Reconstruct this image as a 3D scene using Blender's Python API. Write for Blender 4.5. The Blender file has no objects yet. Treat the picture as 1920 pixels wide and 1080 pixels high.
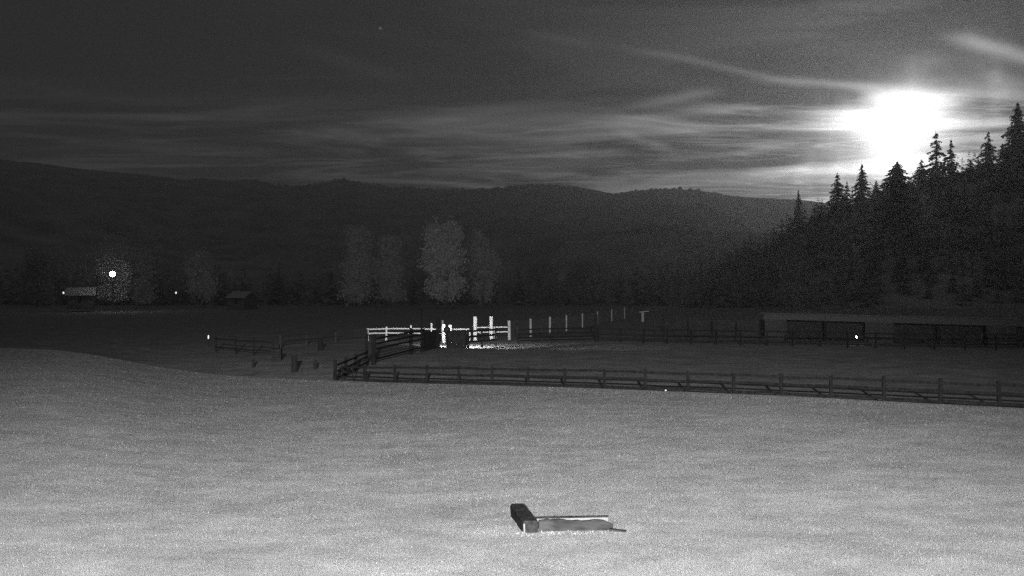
import bpy, math, random
import numpy as np
from mathutils import Vector, Matrix

R = math.radians
rng = np.random.default_rng(7)
random.seed(7)
scene = bpy.context.scene
col = scene.collection

# ------------------------------------------------------------------ camera
F, HY, HC = 2000.0, 560.0, 5.0            # focal length and horizon row of the 1920 px photo, camera height
cam_d = bpy.data.cameras.new('camera')
cam = bpy.data.objects.new('camera', cam_d)
col.objects.link(cam)
cam.location = (0, 0, HC)
cam.rotation_euler = (R(90), 0, 0)
cam_d.sensor_width = 36.0
cam_d.lens = F / 1920 * 36
cam_d.shift_y = (HY - 540) / 1920
cam_d.clip_start, cam_d.clip_end = 0.1, 20000
scene.camera = cam

# ------------------------------------------------------------------ render / exposure
scene.view_settings.view_transform = 'Standard'
scene.view_settings.look = 'None'
scene.view_settings.gamma = 1.0
scene.view_settings.exposure = 0.0
scene.render.engine = 'CYCLES'
scene.cycles.use_denoising = False        # the photograph is a grainy night frame
scene.cycles.max_bounces = 4
scene.cycles.diffuse_bounces = 2
scene.cycles.volume_bounces = 0
scene.cycles.sample_clamp_indirect = 2.0

# ------------------------------------------------------------------ sky
MOON_X, MOON_Y = 1682.0, 257.0
moon_dir = Vector(((MOON_X - 960) / F, 1.0, (HY - MOON_Y) / F)).normalized()
moon_el = math.asin(moon_dir.z)
moon_az = math.atan2(moon_dir.x, moon_dir.y)

w = bpy.data.worlds.new('World')
scene.world = w
w.use_nodes = True
nt = w.node_tree
nt.nodes.clear()
N = nt.nodes.new
L = nt.links.new


def node(kind, **kw):
    n = N(kind)
    for k, v in kw.items():
        setattr(n, k, v)
    return n


def mth(op, a, b=None, clamp=False):
    n = N('ShaderNodeMath')
    n.operation = op
    n.use_clamp = clamp
    for i, v in enumerate((a, b)):
        if v is None:
            continue
        if isinstance(v, (int, float)):
            n.inputs[i].default_value = v
        else:
            L(v, n.inputs[i])
    return n.outputs[0]


def smooth(v, a, b, lo=0.0, hi=1.0):
    n = N('ShaderNodeMapRange')
    n.interpolation_type = 'SMOOTHSTEP'
    n.inputs['From Min'].default_value = a
    n.inputs['From Max'].default_value = b
    n.inputs['To Min'].default_value = lo
    n.inputs['To Max'].default_value = hi
    L(v, n.inputs['Value'])
    return n.outputs['Result']


sky = node('ShaderNodeTexSky', sky_type='NISHITA', sun_disc=False)
sky.sun_elevation = moon_el
sky.sun_rotation = moon_az
bw = N('ShaderNodeRGBToBW')
L(sky.outputs['Color'], bw.inputs[0])
tc = N('ShaderNodeTexCoord')
sep = N('ShaderNodeSeparateXYZ')
L(tc.outputs['Generated'], sep.inputs[0])
dx, dy, dz = sep.outputs
dot = node('ShaderNodeVectorMath', operation='DOT_PRODUCT')
L(tc.outputs['Generated'], dot.inputs[0])
dot.inputs[1].default_value = moon_dir
ang = mth('ARCCOSINE', mth('MINIMUM', dot.outputs['Value'], 1.0))       # radians from the moon
zz = mth('ADD', mth('MAXIMUM', dz, 0.0), 0.035)
pz = N('ShaderNodeCombineXYZ')                                          # flat cloud deck overhead
L(mth('DIVIDE', dx, zz), pz.inputs[0])
L(mth('DIVIDE', dy, zz), pz.inputs[1])


def cloud(scale, loc, rot, size, detail, dist, rough=0.55):
    m = N('ShaderNodeMapping')
    m.inputs['Location'].default_value = loc
    m.inputs['Rotation'].default_value = (0, 0, R(rot))
    m.inputs['Scale'].default_value = scale
    L(pz.outputs[0], m.inputs[0])
    n = N('ShaderNodeTexNoise')
    n.inputs['Scale'].default_value = size
    n.inputs['Detail'].default_value = detail
    n.inputs['Roughness'].default_value = rough
    n.inputs['Distortion'].default_value = dist
    L(m.outputs[0], n.inputs['Vector'])
    return n.outputs['Fac']


c1 = smooth(cloud((0.42, 0.85, 1), (3.1, 1.7, 0), 7, 1.0, 5, 1.6, 0.52), 0.42, 0.64)      # broad broken bands
c2 = smooth(cloud((0.7, 1.6, 1), (0.4, 6.2, 0), -12, 1.7, 7, 2.0, 0.55), 0.46, 0.70)       # fine wisps
c3 = smooth(cloud((0.5, 1.2, 1), (7.7, 2.9, 0), 30, 1.0, 6, 1.4, 0.5), 0.46, 0.66)         # thin high veils
low = smooth(dz, 0.195, 0.150, 0.0, 1.0)                                # the deck thickens low down
dens = mth('ADD', mth('MULTIPLY', low, mth('ADD', mth('MULTIPLY', c1, 0.85), mth('ADD', mth('MULTIPLY', c2, 0.50), 0.0))),
           mth('MULTIPLY', c3, 0.11))
# single long cirrus streaks, as compass bearing (tangent) and height (tangent), bent by noise
az = mth('DIVIDE', dx, mth('MAXIMUM', dy, 0.05))
el = mth('DIVIDE', dz, mth('MAXIMUM', dy, 0.05))
wob = node('ShaderNodeTexNoise')
wob.inputs['Scale'].default_value = 9.0
wob.inputs['Detail'].default_value = 5
L(tc.outputs['Generated'], wob.inputs['Vector'])
wv = mth('SUBTRACT', wob.outputs['Fac'], 0.5)
elw = mth('ADD', el, mth('MULTIPLY', wv, 0.022))
for x0, y0, x1, y1, wd, am in ((1180, 92, 1480, 152, 7, 0.20), (1430, 150, 1680, 160, 8, 0.22), (1790, 74, 1990, 130, 14, 0.45), (1500, 232, 1800, 215, 26, 0.55), (1630, 178, 1800, 186, 15, 0.9),
                               (1190, 192, 1340, 172, 9, 0.35), (560, 248, 960, 208, 10, 0.30), (480, 262, 1050, 236, 7, 0.25), (1150, 215, 1420, 205, 9, 0.35),
                               (820, 318, 1120, 300, 12, 0.30), (1420, 326, 1660, 322, 6, 0.40), (1160, 240, 1260, 278, 8, 0.35),
                               (1080, 268, 1210, 270, 10, -0.40), (700, 304, 890, 292, 8, -0.28), (1260, 318, 1640, 302, 11, -0.35), (1440, 190, 1600, 180, 10, -0.35),
                               (560, 90, 760, 140, 14, 0.12), (980, 62, 1120, 78, 9, 0.10)):
    u0, v0, u1, v1 = (x0 - 960) / F, (HY - y0) / F, (x1 - 960) / F, (HY - y1) / F
    ln = math.hypot(u1 - u0, v1 - v0)
    tx, ty = (u1 - u0) / ln, (v1 - v0) / ln
    al = mth('ADD', mth('MULTIPLY', mth('SUBTRACT', az, u0), tx / ln), mth('MULTIPLY', mth('SUBTRACT', el, v0), ty / ln))
    ac = mth('ADD', mth('MULTIPLY', mth('SUBTRACT', az, u0), -ty * F / wd), mth('MULTIPLY', mth('SUBTRACT', elw, v0), tx * F / wd))
    g1 = mth('EXPONENT', mth('MULTIPLY', mth('MULTIPLY', ac, ac), -1.0))
    g2 = mth('MULTIPLY', smooth(al, -0.25, 0.3), smooth(al, 1.25, 0.7))
    dens = mth('ADD', dens, mth('MULTIPLY', mth('MULTIPLY', g1, g2), am * 1.25))
dens = mth('MAXIMUM', dens, 0.0)
g_wide = mth('EXPONENT', mth('MULTIPLY', ang, -1 / 0.16))
g_mid = mth('EXPONENT', mth('MULTIPLY', ang, -1 / 0.050))
q = mth('MULTIPLY', mth('DIVIDE', ang, 0.034), mth('ADD', 1.0, mth('MULTIPLY', wv, 2.4)))
g_core = mth('EXPONENT', mth('MULTIPLY', mth('MULTIPLY', q, q), -1.0))
base = mth('ADD', mth('MULTIPLY', bw.outputs[0], 0.0005), 0.018)
clear = mth('ADD', base, mth('ADD', mth('MULTIPLY', g_wide, 0.01), mth('MULTIPLY', g_mid, 0.26)))
lit = mth('ADD', 0.026, mth('ADD', mth('MULTIPLY', g_wide, 0.75), mth('MULTIPLY', g_mid, 1.5)))
total = mth('ADD', clear, mth('MULTIPLY', dens, lit))
total = mth('ADD', total, mth('MULTIPLY', g_core, 3.0))
total = mth('ADD', total, smooth(dz, 0.30, 0.75, 0.0, 0.070))              # unseen brightening above the view, added as ambient fill
for sx, sy, s in ((713, 53, 0.10), (1287, 91, 0.05)):                   # two stars
    d = Vector(((sx - 960) / F, 1.0, (HY - sy) / F)).normalized()
    sd = node('ShaderNodeVectorMath', operation='DOT_PRODUCT')
    L(tc.outputs['Generated'], sd.inputs[0])
    sd.inputs[1].default_value = d
    total = mth('ADD', total, mth('MULTIPLY', mth('GREATER_THAN', sd.outputs['Value'], math.cos(0.0012)), s))
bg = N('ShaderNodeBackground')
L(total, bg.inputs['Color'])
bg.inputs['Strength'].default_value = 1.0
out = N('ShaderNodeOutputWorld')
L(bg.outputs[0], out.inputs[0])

# ------------------------------------------------------------------ moonlight (the one sun lamp)
sun_d = bpy.data.lights.new('moonlight', 'SUN')
sun_d.energy = 0.085
sun_d.angle = R(0.5)
sun = bpy.data.objects.new('moonlight', sun_d)
col.objects.link(sun)
sun.rotation_euler = (-moon_dir).to_track_quat('-Z', 'Y').to_euler()

# the infrared floodlight mounted high behind the camera that lights the lawn
ir_d = bpy.data.lights.new('infrared_floodlight', 'SPOT')
ir_d.energy = 760000
ir_d.spot_size = R(52)
ir_d.spot_blend = 1.0
ir_d.shadow_soft_size = 0.15
ir = bpy.data.objects.new('infrared_floodlight', ir_d)
col.objects.link(ir)
ir.location = (0.6, -26, 10.8)
ir.rotation_euler = (Vector((-0.6, 56, 0.0)) - ir.location).to_track_quat('-Z', 'Y').to_euler()


# ------------------------------------------------------------------ helpers
def P(px, py, D):
    return Vector(((px - 960) / F * D, D, HC - (py - HY) / F * D))


def material(name, a, b=None, scale=5.0, bump=0.0, rough=0.85, detail=6, stretch=(1, 1, 1), coord='Object', bump_scale=None, tuft=0.0, patch=0.0):
    m = bpy.data.materials.new(name)
    m.use_nodes = True
    t = m.node_tree
    p = t.nodes['Principled BSDF']
    p.inputs['Roughness'].default_value = rough
    p.inputs['Specular IOR Level'].default_value = 0.0 if rough >= 0.8 else 0.2
    c = t.nodes.new('ShaderNodeTexCoord')
    mp = t.nodes.new('ShaderNodeMapping')
    mp.inputs['Scale'].default_value = stretch
    t.links.new(c.outputs[coord], mp.inputs[0])
    n = t.nodes.new('ShaderNodeTexNoise')
    n.inputs['Scale'].default_value = scale
    n.inputs['Detail'].default_value = detail
    t.links.new(mp.outputs[0], n.inputs['Vector'])
    r = t.nodes.new('ShaderNodeValToRGB')
    b = a if b is None else b
    r.color_ramp.elements[0].position = 0.3
    r.color_ramp.elements[1].position = 0.7
    r.color_ramp.elements[0].color = (a, a, a, 1)
    r.color_ramp.elements[1].color = (b, b, b, 1)
    t.links.new(n.outputs['Fac'], r.inputs[0])
    t.links.new(r.outputs[0], p.inputs['Base Color'])
    if patch:                                    # broad uneven patches of growth and wear
        n3 = t.nodes.new('ShaderNodeTexNoise')
        n3.inputs['Scale'].default_value = 0.35
        n3.inputs['Detail'].default_value = 7
        n3.inputs['Roughness'].default_value = 0.65
        t.links.new(mp.outputs[0], n3.inputs['Vector'])
        r3 = t.nodes.new('ShaderNodeMapRange')
        r3.inputs['From Min'].default_value, r3.inputs['From Max'].default_value = 0.3, 0.7
        r3.inputs['To Min'].default_value, r3.inputs['To Max'].default_value = 1 - patch, 1 + patch
        t.links.new(n3.outputs['Fac'], r3.inputs['Value'])
        mx = t.nodes.new('ShaderNodeVectorMath')
        mx.operation = 'SCALE'
        t.links.new(r.outputs[0], mx.inputs[0])
        t.links.new(r3.outputs[0], mx.inputs['Scale'])
        t.links.new(mx.outputs[0], p.inputs['Base Color'])
    if tuft:                                     # leaf-sized facets far below a pixel, tilted every way
        wn = t.nodes.new('ShaderNodeTexWhiteNoise')
        wn.noise_dimensions = '3D'
        sc_ = t.nodes.new('ShaderNodeVectorMath')
        sc_.operation = 'SCALE'
        sc_.inputs['Scale'].default_value = 400.0
        fl = t.nodes.new('ShaderNodeVectorMath')
        fl.operation = 'FLOOR'
        t.links.new(c.outputs[coord], sc_.inputs[0])
        t.links.new(sc_.outputs[0], fl.inputs[0])
        t.links.new(fl.outputs[0], wn.inputs['Vector'])
        sb = t.nodes.new('ShaderNodeVectorMath')
        sb.operation = 'SUBTRACT'
        sb.inputs[1].default_value = (0.5, 0.5, 0.5)
        t.links.new(wn.outputs['Color'], sb.inputs[0])
        ml_ = t.nodes.new('ShaderNodeVectorMath')
        ml_.operation = 'MULTIPLY'
        ml_.inputs[1].default_value = (2 * tuft, 2 * tuft, 0.0)
        t.links.new(sb.outputs[0], ml_.inputs[0])
        ge = t.nodes.new('ShaderNodeNewGeometry')
        ad = t.nodes.new('ShaderNodeVectorMath')
        ad.operation = 'ADD'
        t.links.new(ge.outputs['Normal'], ad.inputs[0])
        t.links.new(ml_.outputs[0], ad.inputs[1])
        no = t.nodes.new('ShaderNodeVectorMath')
        no.operation = 'NORMALIZE'
        t.links.new(ad.outputs[0], no.inputs[0])
        t.links.new(no.outputs[0], p.inputs['Normal'])
    if bump and not tuft:
        n2 = t.nodes.new('ShaderNodeTexNoise')
        n2.inputs['Scale'].default_value = bump_scale or scale * 3
        n2.inputs['Detail'].default_value = 4
        t.links.new(mp.outputs[0], n2.inputs['Vector'])
        bp = t.nodes.new('ShaderNodeBump')
        bp.inputs['Strength'].default_value = bump
        bp.inputs['Distance'].default_value = 0.05
        t.links.new(n2.outputs['Fac'], bp.inputs['Height'])
        t.links.new(bp.outputs[0], p.inputs['Normal'])
    return m


def mesh_from(name, verts, faces, mat=None, smooth_shade=False):
    me = bpy.data.meshes.new(name)
    me.from_pydata([tuple(v) for v in verts], [], [tuple(f) for f in faces])
    if mat:
        me.materials.append(mat)
    if smooth_shade:
        me.polygons.foreach_set('use_smooth', [True] * len(me.polygons))
    me.update()
    return me


def mesh_np(name, V, Fc, mat=None, smooth_shade=False):
    """V (n,3), Fc (m,k) arrays -> mesh, fast."""
    me = bpy.data.meshes.new(name)
    n, (m, k) = len(V), Fc.shape
    me.vertices.add(n)
    me.vertices.foreach_set('co', np.ascontiguousarray(V, dtype=np.float32).ravel())
    me.loops.add(m * k)
    me.loops.foreach_set('vertex_index', np.ascontiguousarray(Fc, dtype=np.int32).ravel())
    me.polygons.add(m)
    me.polygons.foreach_set('loop_start', np.arange(0, m * k, k, dtype=np.int32))
    me.polygons.foreach_set('loop_total', np.full(m, k, dtype=np.int32))
    if smooth_shade:
        me.polygons.foreach_set('use_smooth', np.ones(m, dtype=bool))
    if mat:
        me.materials.append(mat)
    me.update(calc_edges=True)
    me.validate()
    return me


def link(name, me, parent=None):
    o = bpy.data.objects.new(name, me)
    col.objects.link(o)
    if parent is not None:
        o.parent = parent
    return o


def tag(o, label=None, cat=None, group=None, kind=None):
    if label:
        o['label'] = label
    if cat:
        o['category'] = cat
    if group:
        o['group'] = group
    if kind:
        o['kind'] = kind
    return o


def thing(name, loc, label, cat, group=None, rz=0.0):
    o = bpy.data.objects.new(name, None)
    o.empty_display_size = 0.2
    col.objects.link(o)
    o.location = loc
    o.rotation_euler = (0, 0, rz)
    return tag(o, label, cat, group)


class MB:
    """collects boxes, bars and tubes for one mesh"""

    def __init__(self):
        self.v, self.f = [], []

    def bar(self, a, b, wdt, hgt, bev=0.12, up=Vector((0, 0, 1)), jit=0.0):
        """bevelled (octagonal section) timber from a to b"""
        a, b = Vector(a), Vector(b)
        d = (b - a).normalized()
        if abs(d.dot(up)) > 0.95:
            up = Vector((0, 1, 0))
        s = d.cross(up).normalized()
        u = s.cross(d).normalized()
        c = bev * min(wdt, hgt)
        x, y = wdt / 2, hgt / 2
        prof = [(x, y - c), (x - c, y), (-x + c, y), (-x, y - c), (-x, -y + c), (-x + c, -y), (x - c, -y), (x, -y + c)]
        i0 = len(self.v)
        nseg = 3 if jit else 1
        for k in range(nseg + 1):
            t = k / nseg
            off = Vector((0, 0, 0))
            if jit and 0 < k < nseg:
                off = u * random.uniform(-jit, jit) + s * random.uniform(-jit, jit)
            for px, py in prof:
                self.v.append(a.lerp(b, t) + s * px + u * py + off)
        for k in range(nseg):
            for j in range(8):
                j2 = (j + 1) % 8
                self.f.append((i0 + 8 * k + j, i0 + 8 * k + j2, i0 + 8 * (k + 1) + j2, i0 + 8 * (k + 1) + j))
        self.f.append(tuple(i0 + j for j in range(7, -1, -1)))
        self.f.append(tuple(i0 + 8 * nseg + j for j in range(8)))
        return self

    def tube(self, pts, rad, n=10, cap=True):
        pts = [Vector(p) for p in pts]
        rads = rad if isinstance(rad, (list, tuple)) else [rad] * len(pts)
        i0 = len(self.v)
        for k, p in enumerate(pts):
            d = (pts[min(k + 1, len(pts) - 1)] - pts[max(k - 1, 0)]).normalized()
            up = Vector((0, 0, 1)) if abs(d.z) < 0.9 else Vector((0, 1, 0))
            s = d.cross(up).normalized()
            u = s.cross(d).normalized()
            for j in range(n):
                t = 2 * math.pi * j / n
                self.v.append(p + s * math.cos(t) * rads[k] + u * math.sin(t) * rads[k])
        for k in range(len(pts) - 1):
            for j in range(n):
                j2 = (j + 1) % n
                self.f.append((i0 + n * k + j, i0 + n * k + j2, i0 + n * (k + 1) + j2, i0 + n * (k + 1) + j))
        if cap:
            self.f.append(tuple(i0 + j for j in range(n - 1, -1, -1)))
            self.f.append(tuple(i0 + n * (len(pts) - 1) + j for j in range(n)))
        return self

    def poly(self, pts, faces):
        i0 = len(self.v)
        self.v += [Vector(p) for p in pts]
        self.f += [tuple(i0 + j for j in f) for f in faces]
        return self

    def build(self, name, mat, parent=None, smooth_shade=False):
        org = Vector((0, 0, 0))
        if parent is not None:
            org = parent.matrix_basis.translation.copy()
        me = mesh_from(name, [v - org for v in self.v], self.f, mat, smooth_shade)
        return link(name, me, parent)


def vnoise(x, y, seed=0):
    """smooth value noise on arrays"""
    xi, yi = np.floor(x).astype(np.int64), np.floor(y).astype(np.int64)
    xf, yf = x - xi, y - yi

    def h(a, b):
        n = (a * 374761393 + b * 668265263 + seed * 974711) & 0xFFFFFFFF
        n = ((n ^ (n >> 13)) * 1274126177) & 0xFFFFFFFF
        return ((n ^ (n >> 16)) & 0xFFFF) / 65535.0
    sx, sy = xf * xf * (3 - 2 * xf), yf * yf * (3 - 2 * yf)
    return (h(xi, yi) * (1 - sx) + h(xi + 1, yi) * sx) * (1 - sy) + (h(xi, yi + 1) * (1 - sx) + h(xi + 1, yi + 1) * sx) * sy - 0.5


def fbm(x, y, oct=4, seed=0):
    r, a = 0, 1.0
    for k in range(oct):
        r = r + a * vnoise(x * 2 ** k, y * 2 ** k, seed + k)
        a *= 0.5
    return r


def sstep(t):
    t = np.clip(t, 0, 1)
    return t * t * (3 - 2 * t)


# ------------------------------------------------------------------ materials
M = {}
M['lawn'] = material('lawn_grass', 0.36, 0.46, scale=1.4, rough=1.0, detail=10, stretch=(0.7, 1.0, 1), tuft=4.0, patch=0.16)
M['blade'] = material('grass_blades', 0.18, 0.26, scale=0.7, rough=0.9, patch=0.10)
M['dirt'] = material('paddock_dirt', 0.155, 0.23, scale=0.6, rough=1.0, detail=10, tuft=1.6, patch=0.25)
M['hill'] = material('hill_forest', 0.10, 0.22, scale=0.02, bump=0.0, rough=1.0, detail=10)
M['needle'] = material('conifer_needles', 0.14, 0.22, scale=0.6, rough=0.9)
M['leaf'] = material('broad_leaves', 0.28, 0.41, scale=0.3, rough=0.9)
M['leaf_dim'] = material('dull_leaves', 0.20, 0.30, scale=0.3, rough=0.9)
M['bark'] = material('bark', 0.05, 0.09, scale=4, bump=0.6, stretch=(1, 1, 0.2))
M['oldwood'] = material('weathered_dark_wood', 0.006, 0.014, scale=6, bump=0.4, stretch=(1, 1, 0.3))
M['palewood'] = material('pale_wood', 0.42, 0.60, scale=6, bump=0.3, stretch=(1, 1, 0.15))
M['greywood'] = material('grey_dimmed_wood', 0.025, 0.05, scale=6, bump=0.3, stretch=(1, 1, 0.2))  # darker than the pale rails: floodlight falloff put into the colour
M['dimwood'] = material('bleached_dark_wood', 0.010, 0.02, scale=6, bump=0.3)
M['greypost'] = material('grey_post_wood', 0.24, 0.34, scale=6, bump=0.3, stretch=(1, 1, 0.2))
M['leaf_dark'] = material('dark_leaves', 0.08, 0.14, scale=0.3, rough=0.9)
M['board'] = material('dark_boarding', 0.012, 0.028, scale=4, bump=0.4)
M['wire'] = material('galvanised_wire', 0.06, 0.09, scale=20, rough=0.5)
M['black'] = material('black_metal', 0.015, 0.022, scale=8, rough=0.6)
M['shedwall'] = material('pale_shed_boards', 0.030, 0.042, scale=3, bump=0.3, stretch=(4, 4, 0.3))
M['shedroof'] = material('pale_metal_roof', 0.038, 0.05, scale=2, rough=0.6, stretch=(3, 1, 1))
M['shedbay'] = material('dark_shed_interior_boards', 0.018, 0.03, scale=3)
M['darkroof'] = material('dark_shed_roof', 0.02, 0.03, scale=2)
M['beamtop'] = material('tarred_timber', 0.010, 0.032, scale=7, bump=0.6, bump_scale=25)
M['greytimber'] = material('grey_timber', 0.016, 0.040, scale=9, bump=0.5, bump_scale=30, stretch=(0.3, 1, 1))
M['white'] = material('white_paint', 0.10, 0.14, scale=6)
M['house'] = material('house_siding', 0.04, 0.06, scale=2)
M['houseroof'] = material('house_roof', 0.12, 0.2, scale=2)


def emitter(name, strength):
    m = bpy.data.materials.new(name)
    m.use_nodes = True
    p = m.node_tree.nodes['Principled BSDF']
    p.inputs['Base Color'].default_value = (0.8, 0.8, 0.8, 1)
    p.inputs['Emission Color'].default_value = (1, 1, 1, 1)
    p.inputs['Emission Strength'].default_value = strength
    return m


M['lamp'] = emitter('lit_lamp_glass', 60.0)
M['smallglow'] = emitter('lamp_and_reflector_glow', 1.0)

# ------------------------------------------------------------------ terrain
CX = np.array([-900, -200, 0, 100, 180, 280, 400, 500, 620, 760, 900, 1100, 1300, 1500, 1700, 1900, 2100, 2900.])
CY = np.array([668, 653, 652, 655, 665, 685, 702, 708, 713, 718, 721, 727, 735, 743, 754, 764, 775, 800.])


def crest(u):
    u = np.clip(u, -0.8, 0.9)
    D = 61.6 / (1 + 0.684 * u) - 1.0
    yc = sum(np.interp(960 + F * u + k, CX, CY) for k in (-40, -20, 0, 20, 40)) / 5
    return D, HC - (yc - HY) / F * D


def lawn_z(X, Y):
    Y = np.maximum(Y, 1.0)
    D, zc = crest(X / Y)
    near = 0.1
    z = near + (zc - near) * sstep((Y - 8) / (D - 8))
    z = z + 0.05 * fbm(X * 0.25, Y * 0.25, 3, 5) * np.clip((D - Y) / 10, 0, 1)
    return np.where(Y > D, zc - 0.10 * (Y - D) - 0.05 * (Y - D) ** 2, z)


def ground_z(X, Y):
    Yc = np.maximum(Y, 1.0)
    D, zc = crest(X / Yc)
    under = lawn_z(X, np.minimum(Yc, D)) - 0.30
    t = sstep((Yc - D) / 26)
    far = (zc - 0.30) * (1 - t) + (-0.3) * t + 2.7 * sstep((Yc - 170) / 230)
    far = far + 0.10 * fbm(X * 0.12, Yc * 0.12, 4, 9) * np.clip((Yc - D) / 6, 0, 1)
    return np.where(Yc > D, far, under)


def gz(X, Y):
    return float(ground_z(np.array([float(X)]), np.array([float(Y)]))[0])


def lz(X, Y):
    return float(lawn_z(np.array([float(X)]), np.array([float(Y)]))[0])


def fan(name, us, Ds, zf, mat):
    U, DD = np.meshgrid(us, Ds)
    X, Y = U * DD, DD
    Z = zf(X, Y, U)
    V = np.stack([X, Y, Z], -1).reshape(-1, 3)
    r, c = len(Ds), len(us)
    i = np.arange(r * c).reshape(r, c)
    Fc = np.stack([i[:-1, :-1], i[:-1, 1:], i[1:, 1:], i[1:, :-1]], -1).reshape(-1, 4)
    return link(name, mesh_np(name, V, Fc, mat, True))


# ground sheet, reaching past the hills
us = np.concatenate([np.linspace(-3, -0.75, 12)[:-1], np.linspace(-0.75, 0.85, 321), np.linspace(0.85, 3, 12)[1:]])
Ds = np.concatenate([np.linspace(2, 40, 16)[:-1], np.linspace(40, 130, 150)[:-1], np.geomspace(130, 450, 60)[:-1], np.geomspace(450, 6000, 12)])
g = fan('ground', us, Ds, lambda X, Y, U: ground_z(X, Y), M['dirt'])
tag(g, 'dark bare paddock ground and far field beyond the lawn', 'ground', kind='structure')
# lawn: a mown slope that rolls over at its far edge
usl = np.concatenate([np.linspace(-3, -0.75, 12)[:-1], np.linspace(-0.75, 0.85, 401), np.linspace(0.85, 3, 12)[1:]])
s_l = np.concatenate([np.linspace(0.02, 0.9, 90), np.linspace(0.9, 1.06, 40)[1:]])
U, S = np.meshgrid(usl, s_l)
Dc, _ = crest(U)
Yl = 1.0 + (Dc + 0.0) * S
Xl = U * Yl
Zl = lawn_z(Xl, Yl)
i = np.arange(U.size).reshape(U.shape)
Fc = np.stack([i[:-1, :-1], i[:-1, 1:], i[1:, 1:], i[1:, :-1]], -1).reshape(-1, 4)
lw = link('lawn', mesh_np('lawn', np.stack([Xl, Yl, Zl], -1).reshape(-1, 3), Fc, M['lawn'], True))
tag(lw, 'bright mown lawn slope lit by floodlight in the foreground', 'lawn', kind='structure')

# ---- main ridge
RX = np.array([-1400, -400, 0, 60, 120, 200, 300, 350, 380, 420, 480, 520, 570, 600, 640, 680, 740, 800, 880, 940, 990, 1030, 1080, 1120, 1150,
               1200, 1250, 1310, 1370, 1410, 1450, 1500, 1560, 1700, 1900, 3300.])
RY = np.array([330, 290, 297, 300, 309, 317, 327, 334, 329, 335, 333, 345, 346, 340, 332, 341, 348, 351, 352, 349, 344, 342, 345, 353, 359,
               354, 350, 354, 363, 366, 368, 370, 378, 380, 360, 300.])
RD = 2400.0


def hill_z(X, Y, U):
    px = 960 + F * U
    yr = np.interp(px, RX, RY)
    top = HC + (HY - yr) / F * RD
    t = np.clip((Y - 420) / (RD - 420), 0, 1)
    z = 1.0 + (top - 1.0) * t ** 1.35
    amp = np.sin(np.pi * np.clip(t, 0, 1)) ** 1.0
    z = z + amp * (70 * fbm(X * 0.004, Y * 0.003, 4, 3) - 25)
    trees = np.abs(fbm(X * 0.09, Y * 0.08, 3, 17)) * 12 * np.clip((Y - 500) / 600, 0, 1)
    ok = np.clip(fbm(U * 14, U * 0 + 3.3, 2, 8) * 3 + 0.55, 0.15, 1)
    z = z - 5 * np.clip((Y - 1500) / 600, 0, 1) + trees * ok
    fall = np.clip((Y - RD) / 500, 0, 1)
    return np.where(Y > RD, z - (top + 5) * fall, z)


us_h = np.concatenate([np.linspace(-1.3, -0.52, 60)[:-1], np.linspace(-0.52, 0.52, 1400), np.linspace(0.52, 1.3, 60)[1:]])
Ds_h = np.concatenate([np.linspace(430, 2200, 90)[:-1], np.linspace(2200, 2420, 24)[:-1], np.linspace(2420, 2900, 6)])
h = fan('hills', us_h, Ds_h, hill_z, M['hill'])
tag(h, 'long dark wooded ridge across the back of the valley', 'hills', kind='structure')

# ---- steep wooded hillside on the right
SX = np.array([-2000, 1150, 1300, 1420, 1500, 1560, 1640, 1700, 1800, 1860, 1920, 2300, 3300.])
SY = np.array([566, 566, 540, 470, 422, 394, 374, 352, 324, 308, 292, 230, 210.])
SD = 620.0


def side_z(X, Y, U):
    yr = np.interp(960 + F * U, SX, SY)
    top = HC + (HY - yr) / F * SD
    t = np.clip((Y - 330) / (SD - 330), 0, 1)
    z = 0.5 + (top - 0.5) * t ** 1.25 + 10 * np.sin(np.pi * t) * fbm(X * 0.02, Y * 0.02, 3, 31)
    fall = np.clip((Y - SD) / 260, 0, 1)
    return np.where(Y > SD, z - top * fall ** 1.2, z)


us_s = np.linspace(0.05, 1.1, 160)
Ds_s = np.concatenate([np.linspace(325, 620, 50), np.linspace(630, 880, 12)])
hs = fan('hillside', us_s, Ds_s, side_z, M['hill'])
tag(hs, 'steep dark hillside at the right covered with conifers', 'hillside', kind='structure')


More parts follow.
